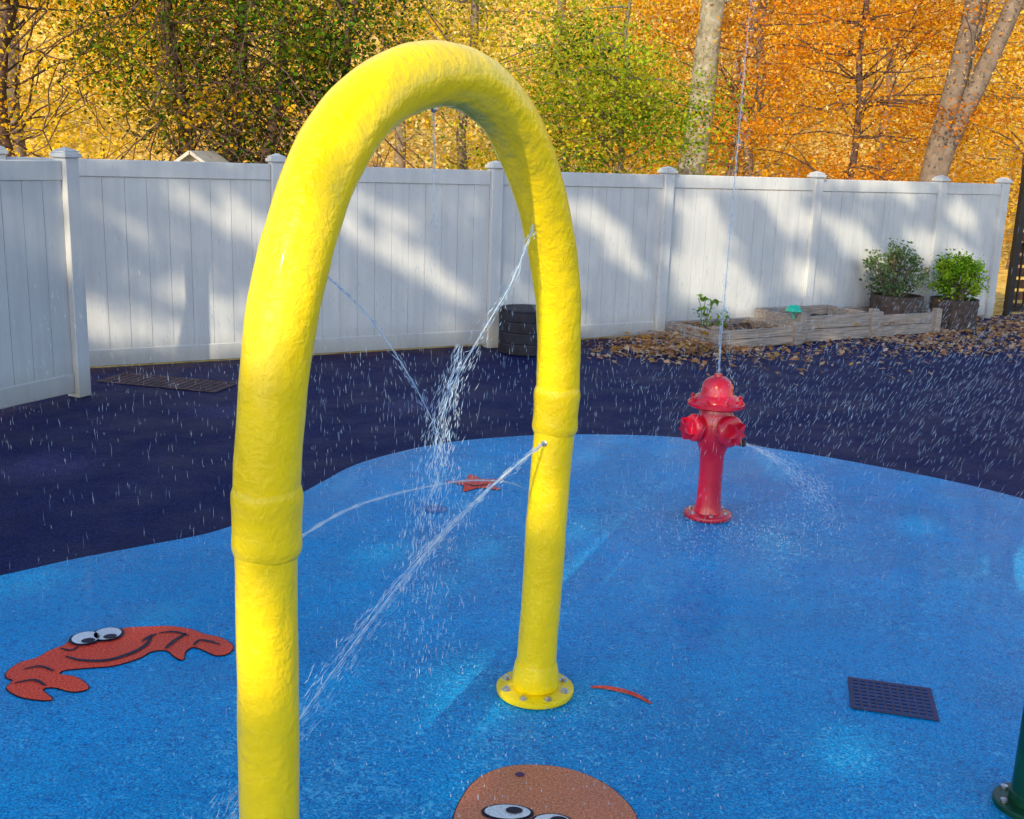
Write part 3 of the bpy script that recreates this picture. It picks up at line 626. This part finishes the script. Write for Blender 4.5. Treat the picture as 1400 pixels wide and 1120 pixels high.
# sun also reaches the shoulder of the yellow arch
for s_,z_,rr_ in ((1.40,1.60,.15),(1.32,1.80,.17),(1.20,1.97,.18),(1.02,2.10,.17),(.80,2.16,.14),(1.46,.75,.10),(.10,1.85,.10)):
    pc=np.array(AP(s_,z_)); rel_=Q-pc[None]; par=rel_@np.array(S); dist=np.linalg.norm(rel_-par[:,None]*np.array(S)[None],axis=1)
    keep&=~((dist<rr_+.06)&(rng.random(len(Q))<.93))
Q=Q[keep]
tb=V((-6.0,-11,0)); o=thing("added_shade_tree",tb,"unseen spreading leafy tree added to shade the play yard","tree")
a=Acc(); ln=wobline(tb,tb+V((-.3,-.5,8.5)),6,.05); a.tube(ln,[.5*(1-.4*i/(len(ln)-1)) for i in range(len(ln))],14)
for k in range(40):
    e=V(Q[random.randrange(len(Q))]); br=wobline(ln[random.randint(6,len(ln)-1)],e,6,.1,.05); a.tube(br,[.08*(1-.85*i/(len(br)-1)) for i in range(len(br))],6,False)
part("trunk",a,o,M_bark,60)
C=np.array([GREEN,LIME,GOLD])[rng.choice(3,size=len(Q))]
me=leaf_mesh("crown",Q,rng.uniform(.22,.34,size=len(Q)),C,.3,off=tb,mat=leafmat("added_shade_leaf",.1)); ob=bpy.data.objects.new("crown",me); COL.objects.link(ob); ob.parent=o
# ------------------------------------------------------------------ water
def watermat(name,alpha):
    m,nt,bs=newmat(name)
    bs.inputs['Roughness'].default_value=.15; bs.inputs['Alpha'].default_value=alpha
    n=noise(nt,30,3); r=ramp(nt,n.outputs['Fac'],[(.35,c4(.35,.62,.95)),(.65,c4(.88,.95,1))]); L(nt,r.outputs[0],bs.inputs['Base Color']); return m
M_w=watermat("water_stream",.46); M_d=watermat("water_drop",.42)
def drops(acc,P,D_,r,l):
    for p,d,rr,ll in zip(P,D_,r,l):
        p=V(p); d=V(d).normalized(); a_=d.orthogonal().normalized(); b_=d.cross(a_); c_=-.5*a_+.866*b_; d_=-.5*a_-.866*b_
        vs=[p-d*ll/2,p+a_*rr,p+c_*rr,p+d_*rr,p+d*ll/2]
        acc.add(vs,[(0,2,1),(0,3,2),(0,1,3),(4,1,2),(4,2,3),(4,3,1)])
def jet(pts,r0,r1,spread,nd,label,strands=1,core=1.0,dl=(.012,.04)):
    c=catmull(pts,12); m=len(c); a=Acc()
    for s_ in range(strands):
        ph=random.uniform(0,6); o_=V((random.gauss(0,1),random.gauss(0,1),random.gauss(0,1)))*spread*.6
        end=max(6,int(m*core*(random.uniform(.6,1) if s_ else 1)))
        ln=[p+o_*(i/m)**1.4*(0 if s_==0 else 1) for i,p in enumerate(c[:end])]
        a.tube(ln,[(r0+(r1-r0)*i/m)*(1+.3*math.sin(i*1.9+ph))*(1 if s_==0 else .5)*(1-(i/end)**3*.8) for i in range(len(ln))],6,True)
    P=[];D2=[]
    for k in range(nd):
        t=random.random()**.8; i=int(t*(m-2)); d=(c[i+1]-c[i]); P.append(c[i]+V((random.gauss(0,1),random.gauss(0,1),random.gauss(0,1)))*spread*(.12+t)); D2.append(d+V((random.gauss(0,1),random.gauss(0,1),random.gauss(0,1)))*d.length*.15)
    drops(a,P,D2,[random.uniform(.0006,.0015) for _ in P],[random.uniform(*dl) for _ in P])
    solo("water_jet",a,c[0],M_w,label,"water jet","water jets of the splash pad",smooth=60)
jet([AP(1.38,1.02,.0),AP(1.1,1.03,.02),AP(.7,.98,.04),AP(.33,.90,.07),AP(-.1,.75,.13),AP(-.45,.5,.16),AP(-.75,.18,.18),AP(-.85,.01,.2)],.0046,.0020,.02,110,"thin water stream arcing between the yellow arch legs",1,.85)
jet([AP(.03,.965),AP(.35,.88,.03),AP(.7,.75,.06),AP(1.05,.56,.09),AP(1.4,.33,.12),AP(1.7,.08,.15)],.0044,.0020,.030,750,"white water jet spraying from the arch leg nozzle",4,.85,(.02,.05))
jet([AP(.15,1.74),AP(.28,1.57),AP(.47,1.42),AP(.63,1.29),AP(.71,1.17),AP(.76,1.0),AP(.80,.78)],.0018,.0014,.035,480,"falling water spray from the upper arch nozzle",4,.8)
jet([AP(.60,1.40),AP(.66,1.28),AP(.70,1.12),AP(.74,.95),AP(.78,.72),AP(.80,.4)],.0012,.001,.055,800,"loose column of spray where two streams meet",2,.4,(.01,.035))
jet([AP(1.26,1.67),AP(1.08,1.55),AP(.9,1.38),AP(.75,1.2),AP(.62,1.0),AP(.5,.78)],.0024,.0014,.016,180,"thin water stream crossing beneath the yellow arch",1,.85)
jet([AP(.77,2.06),AP(.765,1.95),AP(.76,1.8),AP(.755,1.6)],.0022,.0008,.008,40,"thin drip of water falling from the arch top",1,1)
ht=hb+Z*.828
jet([ht,ht+V((.0,0,.4)),ht+V((.005,0,1.0)),ht+V((.01,0,1.7)),ht+V((.015,0,2.3))],.0026,.0014,.02,300,"tall thin water stream rising from the red hydrant",3,1.0,(.02,.06))
jet([ht,ht+V((-.01,0,.22)),ht+V((.0,0,.36)),ht+V((.03,0,.30)),ht+V((.05,-.02,.1)),ht+V((.07,-.04,-.1))],.0014,.001,.015,90,"small water fountain bubbling above the red hydrant",2,.9)
h0=hn+V((.01,-.008,0))
for k,(dx,dy,dz) in enumerate(((.40,-.26,-.16),(.34,-.22,-.22),(.44,-.30,-.26))):
    jet([h0,h0+V((dx*.35,dy*.35,dz*.22)),h0+V((dx*.7,dy*.7,dz*.62)),h0+V((dx,dy,dz*1.2))],.0030,.0008,.032,380,"soft fan of water spraying from the hydrant outlet",1,.5,(.008,.025))
P=[];Dd=[];r_=[];l_=[]
for k in range(7600):
    q=random.random(); m_=1
    if q<.30: x,y=random.gauss(0,1.5),random.uniform(3.2,8); z=random.uniform(.02,2.0) if random.random()<.5 else random.uniform(0.02,1.0); d=V((random.gauss(0,.08),0,-1))
    elif q<.54:
        x=random.uniform(.8,4.8); y=random.uniform(4.6,8); z=random.uniform(.02,1.1); d=V((-.45+random.gauss(0,.12),random.gauss(0,.2),-1))
    elif q<.78:
        x=random.triangular(1.4,4.6,3.6); y=random.uniform(6.6,9.0); z=random.uniform(.02,1.0); d=V((-.55+random.gauss(0,.12),random.gauss(0,.2),-1)); m_=1.1
    else: x=random.uniform(-4,2); y=random.uniform(4.5,9); z=random.uniform(.02,1.2); d=V((random.gauss(0,.06)+.08,0,-1))
    P.append((x,y,z)); Dd.append(d); r_.append(m_*random.uniform(.0006,.0014)*(y/6)); l_.append(m_*random.uniform(.015,.065))
a=Acc(); drops(a,P,Dd,r_,l_); solo("falling_water_drops",a,(0,5,0),M_d,"fine water droplets falling over the splash pad","water drops",kind="stuff",smooth=0)
a=Acc()
for k in range(2000):
    q=random.random()
    if q<.35: x,y=random.gauss(.0,.6),random.gauss(3.3,.4)
    elif q<.8: x,y=random.gauss(1.25,.32),random.gauss(5.62,.25)
    else: x,y=random.gauss(.2,.8),random.gauss(5.2,.6)
    s_=random.uniform(.001,.003); th=random.uniform(0,6.28)
    vs=[(x+math.cos(th+t)*s_,y+math.sin(th+t)*s_,.0085) for t in [0,1.57,3.14,4.71]]
    vs.append((x,y,.0085+s_*4)); a.add(vs,[(0,1,4),(1,2,4),(2,3,4),(3,0,4)])
solo("water_splashes",a,(0,4,0),M_d,"small white splashes and droplets on the wet pad","water splashes",kind="stuff",smooth=60)
